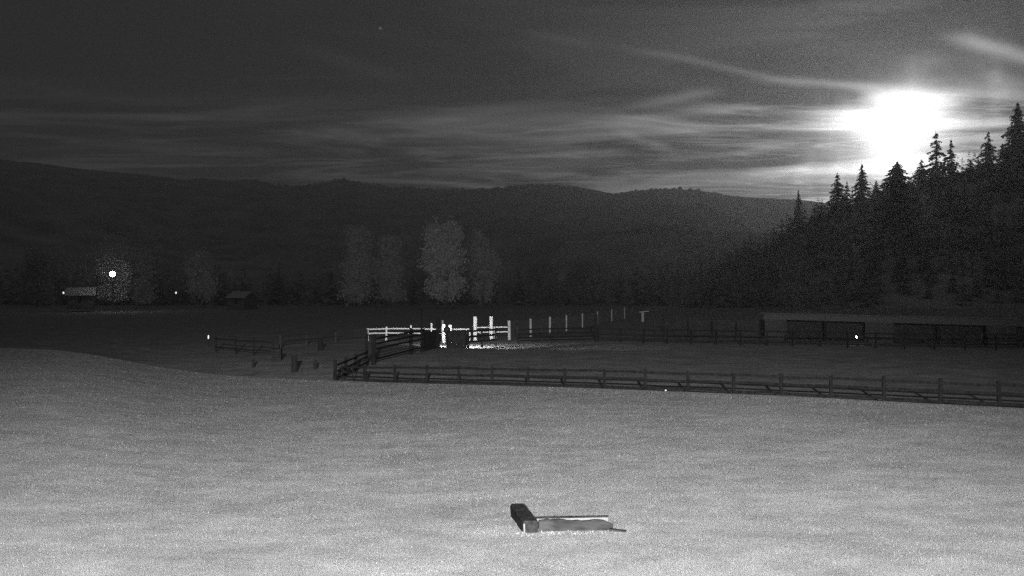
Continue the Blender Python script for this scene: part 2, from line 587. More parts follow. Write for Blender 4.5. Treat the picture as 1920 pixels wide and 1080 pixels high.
# ------------------------------------------------------------------ vegetation
def conifer_arrays(hgt, rad, seed, tiers=26, dense=1.0):
    r = np.random.default_rng(seed)
    V, Fc = [], []
    n = 0
    for k in range(tiers):
        t = 0.06 + 0.94 * (k + r.uniform(-0.3, 0.3)) / tiers
        t = min(max(t, 0.04), 0.99)
        nb = max(4, int((11 - 6 * t) * dense))
        a0 = r.uniform(0, 6.28)
        for j in range(nb):
            a = a0 + j * 6.283 / nb + r.uniform(-0.3, 0.3)
            tj = min(max(t + r.uniform(-1.0, 1.0) / tiers, 0.03), 0.99)
            z0 = tj * hgt
            ln = (rad * (1 - tj) ** 0.8 + 0.03 * rad) * r.uniform(0.45, 1.15)
            d = np.array([math.cos(a), math.sin(a), 0])
            s = np.array([-d[1], d[0], 0])
            for m in range(4):
                f0, f1 = m / 4 * 0.95, (m + 1.25) / 4
                wd = ln * 0.30 * (1.1 - f0) * r.uniform(0.5, 1.3) + 0.015 * hgt
                dr0, dr1 = -0.30 * ln * f0 ** 1.5, -0.30 * ln * f1 ** 1.5
                p0 = d * ln * f0 + [0, 0, z0 + dr0 + r.uniform(-.01, .01) * hgt]
                p1 = d * ln * f1 + s * wd * r.uniform(-0.4, 0.4) + [0, 0, z0 + dr1]
                pl = d * ln * (f0 + 0.1) + s * wd + [0, 0, z0 + dr1 - 0.012 * hgt * r.uniform(0, 2.2)]
                pr = d * ln * (f0 + 0.1) - s * wd + [0, 0, z0 + dr1 - 0.012 * hgt * r.uniform(0, 2.2)]
                V += [p0, pl, p1, pr]
                Fc += [(n, n + 1, n + 2, n + 3)]
                n += 4
    # leader
    V += [np.array([0.012 * hgt, 0, hgt * 0.93]), np.array([-0.012 * hgt, 0.0, hgt * 0.93]), np.array([0, 0, hgt * 1.03]), np.array([0, 0.012 * hgt, hgt * 0.94])]
    Fc += [(n, n + 3, n + 2, n + 1)]
    return np.array(V), np.array(Fc)


def leaf_arrays(blobs, count, size, seed):
    """leaf clumps through ellipsoid volumes: blobs = (cx,cy,cz, rx,ry,rz)"""
    r = np.random.default_rng(seed)
    wts = np.array([b[3] * b[4] * b[5] for b in blobs]) ** 0.8
    wts /= wts.sum()
    V = []
    for b, wgt in zip(blobs, wts):
        m = int(count * wgt)
        d = r.normal(size=(m, 3))
        d /= np.linalg.norm(d, axis=1)[:, None]
        # clumped shells
        nc = 30
        cd = r.normal(size=(nc, 3))
        cd /= np.linalg.norm(cd, axis=1)[:, None]
        k = r.integers(0, nc, m)
        d = cd[k] * 0.55 + d * 0.55
        rad = r.uniform(0.55, 1.0, m)[:, None]
        c = np.array(b[:3]) + d * rad * np.array(b[3:])
        e1 = r.normal(size=(m, 3))
        e1 /= np.linalg.norm(e1, axis=1)[:, None]
        e2 = np.cross(e1, r.normal(size=(m, 3)))
        e2 /= np.linalg.norm(e2, axis=1)[:, None]
        sz = size * r.uniform(0.5, 1.3, m)[:, None]
        V.append(np.stack([c - e1 * sz, c + e2 * sz * 0.6, c + e1 * sz, c - e2 * sz * 0.6], 1).reshape(-1, 3))
    V = np.concatenate(V)
    return V, np.arange(len(V)).reshape(-1, 4)


def conifer(px, ptop, pbase, D, rad_px, label, seed, dense=1.0, tiers=26):
    b = P(px, pbase, D)
    hgt = (pbase - ptop) / F * D
    t = thing('conifer_tree', b, label, 'conifer', 'conifers on the right hillside')
    V, Fc = conifer_arrays(hgt, rad_px * 2.0 / F * D, seed, tiers, dense * 1.25)
    link('crown', mesh_np('crown', V, Fc, M['needle']), t)
    MB().tube([b, b + Vector((0.01 * hgt, 0, hgt * 0.5)), b + Vector((0, 0, hgt * 0.95))], [0.02 * hgt, 0.013 * hgt, 0.003 * hgt], 8).build('trunk', M['bark'], t)
    return t


conifer(1570, 322, 420, 600, 17, 'small pointed conifer on the skyline, farthest left of the skyline conifers', 11)
conifer(1588, 340, 425, 590, 12, 'short thin conifer between two taller pointed conifers on the skyline', 12, 0.8)
conifer(1616, 306, 425, 610, 19, 'narrow spire shaped conifer just left below the bright moon', 13, 1.2, 32)
conifer(1682, 302, 430, 560, 40, 'broad dark conifer directly below the bright moon', 14, 2.0, 34)
conifer(1643, 338, 420, 600, 20, 'low bushy conifer at the left shoulder of the broad conifer under the moon', 19, 1.2)
conifer(1755, 246, 400, 590, 26, 'tall thin see through conifer just right of the bright moon', 15, 0.65)
conifer(1783, 262, 400, 600, 22, 'ragged conifer second to the right of the moon, shorter than its neighbour', 16, 0.8)
conifer(1727, 298, 400, 600, 24, 'short conifer between the broad conifer and the thin conifer right of the moon', 20, 1.0)
conifer(1853, 246, 390, 590, 27, 'ragged conifer standing in the gap left of the tallest conifer', 17, 0.85)
conifer(1820, 300, 390, 590, 22, 'low conifer in the skyline dip between two ragged conifers', 21, 1.0)
conifer(1880, 268, 390, 600, 18, 'thin conifer half hidden beside the tallest conifer', 22, 0.8)
conifer(1908, 192, 390, 560, 34, 'tallest conifer, at the right edge of the photo', 18, 1.1, 36)
conifer(1497, 353, 420, 640, 7, 'tiny lone conifer tip on the ridge left of the skyline conifers', 23, 0.8)


def broadleaf(px, pbase, D, blobs_px, label, seed, mat, count=2600, leaf=0.38, name='broadleaf_tree', cat='tree', group='trees along the far field edge'):
    b = P(px, pbase, D)
    s = D / F
    t = thing(name, b, label, cat, group)
    r = np.random.default_rng(seed)
    bl = [((x - px) * s, r.uniform(-2, 2), (pbase - y) * s, rx * s, max(rx, 12) * s * 0.9, ry * s) for x, y, rx, ry in blobs_px]
    V, Fc = leaf_arrays(bl, int(count * 2.2), leaf, seed)
    link('crown', mesh_np('crown', V, Fc, mat), t)
    top = max(c[2] for c in bl)
    m = MB().tube([b - Vector((0, 0, 0.5)), b + Vector((0.2, 0, top * 0.45)), b + Vector((0.1, 0, top * 0.9))], [0.022 * top + 0.1, 0.016 * top + 0.06, 0.03], 8)
    for c in bl:
        m.tube([b + Vector((0.15, 0, top * 0.3)), b + Vector((c[0] * 0.6, c[1] * 0.6, (top * 0.3 + c[2]) / 2)), b + Vector(c[:3])], [0.012 * top + 0.04, 0.1, 0.03], 6)
    m.build('trunk', M['bark'], t)
    return t


broadleaf(836, 574, 340, [(815, 440, 26, 34), (850, 438, 24, 32), (832, 490, 48, 45), (835, 535, 44, 34)],
          'largest pale broadleaf tree with a double crown at the far field edge', 41, M['leaf'], 5200)
broadleaf(905, 574, 360, [(897, 460, 24, 34), (910, 505, 32, 45), (905, 545, 26, 28)],
          'pale broadleaf tree close behind the right side of the double crowned tree', 42, M['leaf_dim'], 3000)
broadleaf(672, 575, 365, [(672, 450, 30, 38), (672, 505, 40, 48), (668, 545, 36, 28)],
          'dim rounded broadleaf tree left of the double crowned tree, the taller of that pair', 43, M['leaf_dim'], 3200)
broadleaf(730, 575, 370, [(733, 468, 26, 34), (730, 515, 36, 45), (732, 550, 32, 24)],
          'dim rounded broadleaf tree between the tall dim tree and the double crowned tree', 44, M['leaf_dim'], 2800)
broadleaf(378, 572, 350, [(372, 495, 28, 34), (380, 535, 34, 34)],
          'dim broadleaf tree between the yard lamp and the pale roof on the left', 45, M['leaf_dim'], 2200)
broadleaf(262, 572, 345, [(262, 505, 26, 38), (268, 545, 30, 28)],
          'dim tree just right of the bright yard lamp', 46, M['leaf_dim'], 2000)
broadleaf(214, 572, 312, [(200, 505, 22, 30), (226, 515, 24, 34), (212, 548, 34, 22)],  # tree added so its leaves catch the lamp as a glow
          'added bushy tree directly behind the bright yard lamp, its lit leaves standing in for the halo', 52, M['leaf_dim'], 2600, 0.32)
broadleaf(70, 572, 360, [(70, 500, 40, 44), (60, 545, 45, 30)],
          'dim tree left of the yard lamp near the left edge', 47, M['leaf_dim'], 2400)
broadleaf(1010, 574, 380, [(1012, 505, 28, 26), (1010, 540, 34, 30)],
          'dim rounded tree right of the double crowned tree, behind the tall lit posts', 48, M['leaf_dark'], 1800)
broadleaf(1090, 574, 385, [(1090, 515, 28, 30), (1095, 548, 34, 24)],
          'dim low tree in the field edge behind the wire mesh fence', 49, M['leaf_dark'], 1700)
broadleaf(1270, 576, 360, [(1265, 530, 34, 24), (1275, 552, 40, 22)],
          'dim low tree behind the dark low shed', 50, M['leaf_dark'], 1600)
broadleaf(1480, 578, 320, [(1485, 500, 34, 44), (1478, 550, 40, 28)],
          'dim tree standing behind the left end of the long pale shed', 51, M['leaf_dark'], 2200)

# far wood on the slopes: uncountable, one mass
protoF = [conifer_arrays(1.0, 0.20, 100 + k, 9, 0.7) for k in range(4)]


def forest(name, pts, label):
    Vs, Fs, n = [], [], 0
    for (x, y, z, hgt) in pts:
        V, Fc = protoF[rng.integers(0, 4)]
        a = rng.uniform(0, 6.28)
        c, s = math.cos(a), math.sin(a)
        W = np.stack([(V[:, 0] * c - V[:, 1] * s) * hgt * 1.7 + x, (V[:, 0] * s + V[:, 1] * c) * hgt * 1.7 + y, V[:, 2] * hgt + z], 1)
        Vs.append(W)
        Fs.append(Fc + n)
        n += len(V)
    o = link(name, mesh_np(name, np.concatenate(Vs), np.concatenate(Fs), M['needle']))
    return tag(o, label, 'forest', kind='stuff')


pts = []
for _ in range(900):
    u, D = rng.uniform(0.16, 0.62), rng.uniform(345, 640)
    X = u * D
    z = float(side_z(np.array([X]), np.array([D]), np.array([u]))[0])
    if 5 + (HY - np.interp(960 + F * u, SX, SY)) / F * SD < 6:
        continue
    pts.append((X, D, z - 0.5, rng.uniform(7, 15)))
forest('forest', pts, 'dark conifer wood covering the right hillside')
pts = []
for _ in range(760):
    u, D = rng.uniform(-0.62, 0.36), 400 + 420 * rng.uniform(0, 1) ** 1.3
    X = u * D
    z = max(float(hill_z(np.array([X]), np.array([D]), np.array([u]))[0]), 1.0) if D > 430 else 2.0
    pts.append((X, D, z - 1, rng.uniform(11, 21)))
forest('forest', pts, 'dark wood at the foot of the long ridge behind the far field')

# grass on the lawn: uncountable blades
def grass_patch():
    n = 600000
    D = 14.0 * (92 / 14.0) ** rng.uniform(0, 1, n)
    u = rng.uniform(-0.52, 0.52, n)
    X, Y = u * D, D
    dc, _ = crest(u)
    keep = (Y < dc - 0.6) & (rng.uniform(0, 1, n) < np.where(Y > dc - 3, 0.3, 0.16))
    X, Y = X[keep], Y[keep]
    hgt = rng.uniform(0.010, 0.032, len(X)) * (1 + (0.2 + 2.5 * np.clip(fbm(X * 1.1, Y * 1.1, 2, 55), 0, 1)) * np.clip((Y - dc[keep] + 3) / 3, 0, 1)) * (0.8 + 0.8 * (fbm(X * 0.8, Y * 0.8, 3, 77) + 0.5))
    wd = rng.uniform(0.35, 0.75, len(X)) * 0.0075 * Y / 22
    Z = lawn_z(X, Y)
    a = rng.uniform(0, 6.283, len(X))
    lean = rng.normal(0, 0.45, (len(X), 2)) * hgt[:, None]
    b = np.stack([X, Y, Z - 0.004], 1)
    s = np.stack([np.cos(a) * wd, np.sin(a) * wd, np.zeros_like(a)], 1)
    tip = b + np.stack([lean[:, 0], lean[:, 1], hgt], 1)
    V = np.stack([b - s, b + s, tip], 1).reshape(-1, 3)
    return V, np.arange(len(V)).reshape(-1, 3)


V, Fc = grass_patch()
gr = link('grass', mesh_np('grass', V, Fc, M['blade']))
tag(gr, 'short bright grass blades covering the lawn', 'grass', kind='stuff')

# ------------------------------------------------------------------ foreground timber frame
def lawn_pt(px, py):
    """where the ray through a photo pixel meets the lawn"""
    D = 22.0
    for _ in range(30):
        X = (px - 960) / F * D
        D = (HC - lz(X, D)) * F / (py - HY)
    return Vector(((px - 960) / F * D, D, lz((px - 960) / F * D, D)))


root = lawn_pt(996, 1000)
tf = thing('timber_frame', root, 'low L shaped dark timber frame lying in the bright foreground lawn', 'timber frame')
zg = root.z
yF = root.y + 0.05
# left beam, a heavy tarred timber running back; slightly rounded top
m = MB()
prof = [(-0.165, -0.08), (-0.17, 0.215), (-0.14, 0.255), (0.14, 0.255), (0.17, 0.22), (0.165, -0.08)]
fr, bk = Vector((0.395, yF, zg)), Vector((0.135, yF + 1.75, zg + 0.02))
rows = []
for k in range(7):
    t = k / 6
    c = fr.lerp(bk, t)
    rows.append([c + Vector((x + random.uniform(-.008, .008), 0.05 * x, z + random.uniform(-.008, .008))) for x, z in prof])
vv = [p for r_ in rows for p in r_]
ff = []
for k in range(6):
    for j in range(5):
        ff.append((6 * k + j, 6 * k + 6 + j, 6 * k + 7 + j, 6 * k + 1 + j))
ff.append((0, 1, 2, 3, 4, 5))
ff.append(tuple(36 + j for j in (5, 4, 3, 2, 1, 0)))
m.poly(vv, ff).build('beam', M['beamtop'], tf)['label'] = 'heavy dark tarred beam'
# front board
m = MB()
nx = 26
x0, x1 = 0.57, 2.13
vv, ff = [], []
for k in range(nx + 1):
    t = k / nx
    x = x0 + (x1 - x0) * t
    top = 0.245 + 0.014 * math.sin(9 * t) + random.uniform(-.012, .012)
    if t > 0.86:
        top -= (t - 0.86) / 0.14 * 0.10
    vv += [Vector((x, yF + 0.10, zg - 0.1)), Vector((x, yF + 0.10, zg + top - 0.02)), Vector((x, yF + 0.13, zg + top)), Vector((x, yF + 0.42, zg + top - 0.05)), Vector((x, yF + 0.45, zg - 0.1))]
for k in range(nx):
    for j in range(4):
        ff.append((5 * k + j, 5 * k + 5 + j, 5 * k + 6 + j, 5 * k + 1 + j))
ff.append((0, 1, 2, 3, 4))
ff.append(tuple(5 * nx + j for j in (4, 3, 2, 1, 0)))
m.poly(vv, ff).build('front_board', M['greytimber'], tf)
# back rail with a dark cap and pale face
a, b = Vector((0.50, yF + 0.72, 0.215)), Vector((2.08, yF + 0.78, 0.235))
br = MB().bar(a - Vector((0, 0, .06)), b - Vector((0, 0, .06)), 0.06, 0.19).build('back_rail', M['white'], tf)
cp = MB().bar(a + Vector((0, 0, 0.052)), b + Vector((0.01, 0, 0.052)), 0.10, 0.03)
o = cp.build('cap', M['beamtop'], tf)
o.parent = br
MB().bar(Vector((0.94, yF + 0.74, 0.25)), Vector((0.945, yF + 0.74, 0.325)), 0.02, 0.02).build('peg', M['black'], tf)
MB().bar(Vector((0.26, yF - 0.05, zg - 0.05)), Vector((0.255, yF - 0.05, zg + 0.20)), 0.035, 0.035).build('stake', M['white'], tf)
MB().bar(Vector((2.05, yF + 0.06, zg + 0.05)), Vector((2.38, yF - 0.04, zg + 0.035)), 0.12, 0.05).build('end_board', M['greytimber'], tf)
# ragged grass in front of the frame
n = 80
gx = rng.uniform(-0.05, 2.5, n)
gy = yF + rng.uniform(-0.30, 0.09, n) - np.where(gx < 0.6, 0.07, 0)
gh = rng.uniform(0.02, 0.07, n)
ga = rng.uniform(-0.5, 0.5, n)
gb = np.stack([gx, gy, lawn_z(gx, gy) - 0.01], 1)
gs = np.stack([np.cos(ga) * 0.008, np.sin(ga) * 0.008, 0 * ga], 1)
gt = gb + np.stack([rng.normal(0, 0.02, n), rng.normal(0, 0.02, n), gh], 1)
V = np.stack([gb - gs, gb + gs, gt], 1).reshape(-1, 3)
tg = link('grass_tufts', mesh_np('grass_tufts', V, np.arange(len(V)).reshape(-1, 3), M['blade']))
tag(tg, 'taller unmown grass along the front of the timber frame', 'grass', kind='stuff')


# ------------------------------------------------------------------ fences
def at_ground(px, D):
    X = (px - 960) / F * D
    return Vector((X, D, gz(X, D)))


def fence(name, pts, post_h, rail_hs, post_w, rail_w, rail_h, mat, label, cat='fence', group=None, posts=True, heights=None, front=-1, sag=0.022):
    """pts: world base points of the posts; rails run in front of the posts"""
    root = thing(name, pts[0], label, cat, group)
    for k, p in enumerate(pts):
        hh = heights[k] if heights else post_h * random.uniform(0.96, 1.05)
        lean = Vector((random.uniform(-.04, .04), random.uniform(-.04, .04), 0)) * hh
        if posts:
            MB().bar(p - Vector((0, 0, 0.3)), p + lean + Vector((0, 0, hh)), post_w, post_w).build('post', mat, root)
    for k in range(len(pts) - 1):
        a, b = pts[k], pts[k + 1]
        d = (b - a).normalized()
        nrm = Vector((d.y, -d.x, 0)).normalized()
        off = nrm * (post_w / 2 + rail_w / 2 + 0.003) if posts else Vector((0, 0, 0))
        for rh in rail_hs:
            j0, j1 = random.uniform(-sag, sag), random.uniform(-sag, sag)
            MB().bar(a + off + Vector((0, 0, rh + j0)), b + off + Vector((0, 0, rh + j1)) - d * 0.012, rail_w, rail_h, jit=sag).build('rail', mat, root)
    return root


def line_pts(a, b, step):
    n = max(1, round((b - a).length / step))
    r = []
    for k in range(n + 1):
        p = a.lerp(b, k / n)
        p.z = gz(p.x, p.y)
        r.append(p)
    return r


# front paddock fence, along the lawn edge
A = Vector((-9.35, 68.0, 0))
B = Vector((25.6, 44.2, 0))
pts = line_pts(A, B, 2.49)
fence('paddock_fence', pts, 1.30, (0.34, 0.78, 1.16), 0.15, 0.04, 0.13, M['oldwood'],
      'long dark three rail wooden fence along the far edge of the lawn', group='wooden paddock fences')
# narrow gate closing the left end
a, b = at_ground(640, 69.5), at_ground(682, 68.3)
gt_ = thing('field_gate', a, 'narrow dark gate at the left end of the fence along the lawn edge', 'gate')
for hgt in (0.20, 0.45, 0.75, 1.1):
    MB().bar(a + Vector((0, 0, hgt)), b + Vector((0, 0, hgt)), 0.04, 0.08).build('rail', M['oldwood'], gt_)
for t in (0.02, 0.5, 0.98):
    p = a.lerp(b, t) + Vector((0, 0.045, 0))
    MB().bar(p + Vector((0, 0, 0.1)), p + Vector((0, 0, 1.2)), 0.07, 0.04).build('upright', M['oldwood'], gt_)
# fence running back from the gate corner
pts = [at_ground(628, 70), at_ground(648, 74), at_ground(668, 79), at_ground(687, 84)]
fence('pen_fence', pts, 1.45, (0.35, 0.8, 1.2), 0.2, 0.05, 0.13, M['oldwood'],
      'short dark fence running back from the narrow gate corner', group='wooden pen fences', heights=[1.55, 1.4, 1.4, 2.6])
# pen side going away to the floodlit corner
pts = [at_ground(700, 86), at_ground(770, 101), at_ground(792, 107)]
fence('pen_fence', pts, 2.2, (0.5, 1.30, 1.72, 2.12), 0.32, 0.06, 0.15, M['oldwood'],
      'dark four rail pen fence slanting up to the boarded panel beside the floodlight', group='wooden pen fences', heights=[2.4, 2.5, 2.3])
# thin dark pole and short post
b = at_ground(790, 105)
p = thing('tall_pole', b, 'thin tall dark pole in front of the lit rails left of the floodlight', 'pole')
MB().tube([b - Vector((0, 0, .3)), b + Vector((0.02, 0, 2.4)), b + Vector((0.0, 0, 4.6))], [0.10, 0.09, 0.05], 8).build('shaft', M['oldwood'], p)
MB().tube([b + Vector((0, 0, 4.6)), b + Vector((0, 0, 4.66))], [0.06, 0.045], 8).build('cap', M['black'], p)


def boarded(px0, D0, px1, D1, hgt, label, name='boarded_gate', cat='panel'):
    a, b = at_ground(px0, D0), at_ground(px1, D1)
    t = thing(name, a, label, cat, 'boarded corral panels')
    d = (b - a)
    n = 6
    mb = MB()
    for k in range(n):
        z0, z1 = 0.05 + (hgt - 0.05) * k / n, (0.05 + (hgt - 0.05) * (k + 1) / n) - 0.006
        zc = (z0 + z1) / 2
        mb.bar(a + Vector((0, 0, zc)), b + Vector((0, 0, zc)), 0.04, z1 - z0, 0.06)
    mb.build('boarding', M['board'], t)
    for q in (0.03, 0.97):
        p = a + d * q + Vector((0, -0.07, 0))
        MB().bar(p - Vector((0, 0, .1)), p + Vector((0, 0, hgt + 0.12)), 0.12, 0.08).build('post', M['oldwood'], t)
    MB().bar(a + Vector((0, 0, hgt + 0.04)), b + Vector((0, 0, hgt + 0.04)), 0.1, 0.07).build('top_rail', M['oldwood'], t)
    return t


boarded(794, 107.5, 819, 113, 1.85, 'dark boarded panel between the thin pole and the stout dark post')
boarded(838, 114, 875, 113, 1.80, 'dark boarded panel directly below the floodlight, blocking its glare', 'boarded_gate')
b = at_ground(821, 113.4)
p = thing('gate_post', b, 'stout dark post standing left of the floodlight', 'post', 'gate posts of the corral')
MB().bar(b - Vector((0, 0, .3)), b + Vector((0.02, 0, 3.25)), 0.38, 0.34).build('shaft', M['oldwood'], p)
MB().bar(b + Vector((0.02, 0, 3.25)), b + Vector((0.02, 0, 3.31)), 0.42, 0.40).build('cap', M['board'], p)

# dark framed stock gate right of the boarded panel
a, b = at_ground(877, 113), at_ground(930, 118)
sg = thing('stock_gate', a, 'dark open railed gate against the floodlit ground right of the boarded panel', 'gate')
for hgt in (0.72, 1.26, 1.84):
    MB().bar(a + Vector((0, 0, hgt)), b + Vector((0, 0, hgt)), 0.07, 0.2).build('rail', M['oldwood'], sg)
for t in (0.01, 0.49, 0.99):
    p = a.lerp(b, t) + Vector((0, -0.06, 0))
    MB().bar(p + Vector((0, 0, 0.02)), p + Vector((0, 0, 1.97)), 0.22, 0.05).build('upright', M['oldwood'], sg)
pts = [at_ground(971, 124), at_ground(1035, 127), at_ground(1116, 131)]
fence('pen_fence', pts, 1.9, (0.35, 0.75, 1.15, 1.70), 0.24, 0.05, 0.15, M['oldwood'],
      'dark rail fence in front of the lit posts, ending at the tall dark post', group='wooden pen fences', heights=[2.75, 1.85, 2.5])
b = at_ground(1118, 130.6)
p = thing('gate_post', b, 'tall dark post where the corral meets the long far fence', 'post', 'gate posts of the corral')
MB().bar(b - Vector((0, 0, .3)), b + Vector((0, 0, 3.3)), 0.32, 0.32).build('shaft', M['oldwood'], p)
MB().bar(b + Vector((0, 0, 3.3)), b + Vector((0, 0, 3.36)), 0.36, 0.36).build('cap', M['board'], p)
pts = line_pts(at_ground(1122, 130), at_ground(1990, 106), 2.95)
fence('paddock_fence', pts, 1.75, (0.40, 1.02, 1.62), 0.17, 0.05, 0.15, M['oldwood'],
      'long dark rail fence across the far side of the paddock in front of the sheds', group='wooden paddock fences')

# lit pale rail fence behind the floodlight
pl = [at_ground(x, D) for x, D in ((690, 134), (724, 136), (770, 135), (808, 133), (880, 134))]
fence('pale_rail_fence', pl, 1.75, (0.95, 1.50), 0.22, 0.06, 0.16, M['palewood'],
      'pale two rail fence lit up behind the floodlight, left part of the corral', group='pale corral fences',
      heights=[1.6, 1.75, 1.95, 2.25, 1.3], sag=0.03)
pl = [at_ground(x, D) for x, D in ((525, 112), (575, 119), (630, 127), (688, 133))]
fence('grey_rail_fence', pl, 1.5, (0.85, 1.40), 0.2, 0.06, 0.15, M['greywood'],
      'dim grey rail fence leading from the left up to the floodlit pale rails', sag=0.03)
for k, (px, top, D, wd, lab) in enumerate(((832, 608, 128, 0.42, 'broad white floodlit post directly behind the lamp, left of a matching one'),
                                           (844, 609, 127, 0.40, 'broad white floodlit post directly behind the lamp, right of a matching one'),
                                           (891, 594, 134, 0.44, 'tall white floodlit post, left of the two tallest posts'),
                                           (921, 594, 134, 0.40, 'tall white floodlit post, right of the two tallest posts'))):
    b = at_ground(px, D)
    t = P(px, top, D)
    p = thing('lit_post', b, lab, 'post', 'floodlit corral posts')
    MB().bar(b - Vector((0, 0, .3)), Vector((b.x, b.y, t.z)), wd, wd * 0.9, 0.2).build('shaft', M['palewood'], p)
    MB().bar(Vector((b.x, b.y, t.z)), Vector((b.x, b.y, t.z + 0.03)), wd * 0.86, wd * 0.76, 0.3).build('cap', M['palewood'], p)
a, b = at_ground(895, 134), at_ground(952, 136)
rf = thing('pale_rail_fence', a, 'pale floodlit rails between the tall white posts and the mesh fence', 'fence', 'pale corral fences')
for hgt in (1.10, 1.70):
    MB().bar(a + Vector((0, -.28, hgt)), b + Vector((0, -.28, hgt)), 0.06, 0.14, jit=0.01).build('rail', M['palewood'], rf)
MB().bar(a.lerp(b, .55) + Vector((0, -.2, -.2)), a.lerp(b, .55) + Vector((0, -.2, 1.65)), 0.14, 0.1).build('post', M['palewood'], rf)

# tall mesh fence going away
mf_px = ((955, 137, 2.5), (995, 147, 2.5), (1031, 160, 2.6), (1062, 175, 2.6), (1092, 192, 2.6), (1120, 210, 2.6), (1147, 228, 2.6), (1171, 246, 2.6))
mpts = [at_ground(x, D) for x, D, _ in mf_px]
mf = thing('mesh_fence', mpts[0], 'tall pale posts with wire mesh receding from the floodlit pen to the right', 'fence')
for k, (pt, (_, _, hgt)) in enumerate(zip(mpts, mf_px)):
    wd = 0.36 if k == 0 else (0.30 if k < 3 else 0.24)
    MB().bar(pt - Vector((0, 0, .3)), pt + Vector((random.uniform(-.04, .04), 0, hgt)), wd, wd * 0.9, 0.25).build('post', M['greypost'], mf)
for k in range(len(mpts) - 1):
    a, b = mpts[k], mpts[k + 1]
    mb = MB()
    for r_ in range(9):
        hgt = 0.2 + 0.26 * r_
        mb.tube([a + Vector((0, 0, hgt)), b + Vector((0, 0, hgt))], 0.016, 4)
    for c in range(1, 16):
        q = a.lerp(b, c / 16)
        mb.tube([q + Vector((0, 0, 0.15)), q + Vector((0, 0, 2.32))], 0.012, 4)
    mb.build('wire_mesh', M['wire'], mf)

# floodlight in the corral: round housing on a pole, pointing away from the camera
b = at_ground(838, 114.8)
lp = Vector((b.x, b.y, P(838, 619, 114.8).z))
fl = thing('floodlight', b, 'round dark floodlight seen from behind above the boarded panel', 'floodlight')
MB().tube([b - Vector((0, 0, .2)), lp - Vector((0, 0, 0.3))], 0.06, 8).build('pole', M['black'], fl)
ring = []
for yy, rr in ((-0.22, 0.10), (-0.20, 0.2), (-0.08, 0.30), (0.08, 0.37), (0.12, 0.38)):
    ring.append((lp + Vector((0, yy, 0)), rr))
MB().tube([q for q, _ in ring], [r_ for _, r_ in ring], 20).build('housing', M['black'], fl, True)
MB().tube([lp + Vector((0, 0.124, 0)), lp + Vector((0, 0.135, 0))], [0.34, 0.33], 20).build('lens', M['lamp'], fl)
MB().bar(lp + Vector((-.36, -.02, 0)), lp + Vector((-.36, -.02, -.35)), 0.05, 0.03).build('bracket', M['black'], fl)
MB().bar(lp + Vector((.36, -.02, 0)), lp + Vector((.36, -.02, -.35)), 0.05, 0.03).build('bracket', M['black'], fl)
fd = bpy.data.lights.new('floodlight_beam', 'SPOT')
fd.energy = 9000
fd.spot_size = R(165)
fd.spot_blend = 0.5
fd.shadow_soft_size = 0.12
fo = bpy.data.objects.new('floodlight_beam', fd)
col.objects.link(fo)
fo.parent = fl
fo.location = lp + Vector((0.0, 0.35, 0)) - b
fo.rotation_euler = Vector((0.8, 1, -0.25)).to_track_quat('-Z', 'Y').to_euler()

# small dark things left of the pen
for k, (px, pt, pb, wpx, lab) in enumerate(((552, 660, 691, 11, 'dark upright stump on bare ground, the largest of the dark stumps'),
                                            (591, 671, 688, 7, 'small dark stump near the narrow gate, right of the largest stump'),
                                            (601, 634, 656, 9, 'dark post like stump farther back behind the small stump'),
                                            (475, 668, 684, 5, 'thin dark stake near the lawn edge, left of the dark crate'))):
    D = 5.25 * F / (pb - HY)
    b = at_ground(px, D)
    hgt, wd = (pb - pt) / F * D, wpx / F * D
    o = MB().tube([b - Vector((0, 0, .2)), b + Vector((0, 0, hgt * .1)), b + Vector((.01, 0, hgt * .9)), b + Vector((.01, 0, hgt))],
                  [wd * .56, wd * .52, wd * .48, wd * .40], 10).build('tree_stump' if k < 3 else 'stake', M['dimwood'])
    tag(o, lab, 'stump' if k < 3 else 'stake', 'dark stumps left of the pen' if k < 3 else None)
b = at_ground(519, 92)
ct = thing('wooden_crate', b, 'dark box shaped crate lying left of the largest stump', 'crate')
mb = MB()
for k in range(4):
    z = 0.13 + 0.24 * k
    mb.bar(b + Vector((-.42, -.3, z)), b + Vector((.42, -.3, z)), 0.04, 0.22)
    mb.bar(b + Vector((-.42, .3, z)), b + Vector((.42, .3, z)), 0.04, 0.22)
    mb.bar(b + Vector((-.40, -.27, z)), b + Vector((-.40, .27, z)), 0.035, 0.215)
    mb.bar(b + Vector((.40, -.27, z)), b + Vector((.40, .27, z)), 0.035, 0.215)
mb.build('slats', M['board'], ct)
MB().bar(b + Vector((-.44, 0, 0.985)), b + Vector((.44, 0, 0.985)), 0.66, 0.03).build('lid', M['board'], ct)
# dark rails and posts of the left pen, barely seen
pts = [at_ground(x, D) for x, D in ((405, 106), (442, 102), (475, 99), (512, 97))]
fence('pen_fence', pts, 1.6, (0.5, 1.3), 0.16, 0.05, 0.12, M['dimwood'],
      'barely visible dark fence at the far left, between the reflector stake and the crate', group='wooden pen fences')
# reflector stake; the returned light is put in as emission
b = at_ground(391, 118)
rs = thing('marker_stake', b, 'thin stake with a self-glowing reflector left of the pens', 'marker')
MB().bar(b, b + Vector((0, 0, 0.95)), 0.06, 0.05).build('stake', M['oldwood'], rs)
zr = P(391, 632, 118).z
MB().tube([Vector((b.x, b.y - .05, zr - .2)), Vector((b.x, b.y - .05, zr)), Vector((b.x, b.y - .05, zr + .2))], [0.04, 0.08, 0.04], 8).build('reflector', M['smallglow'], rs)
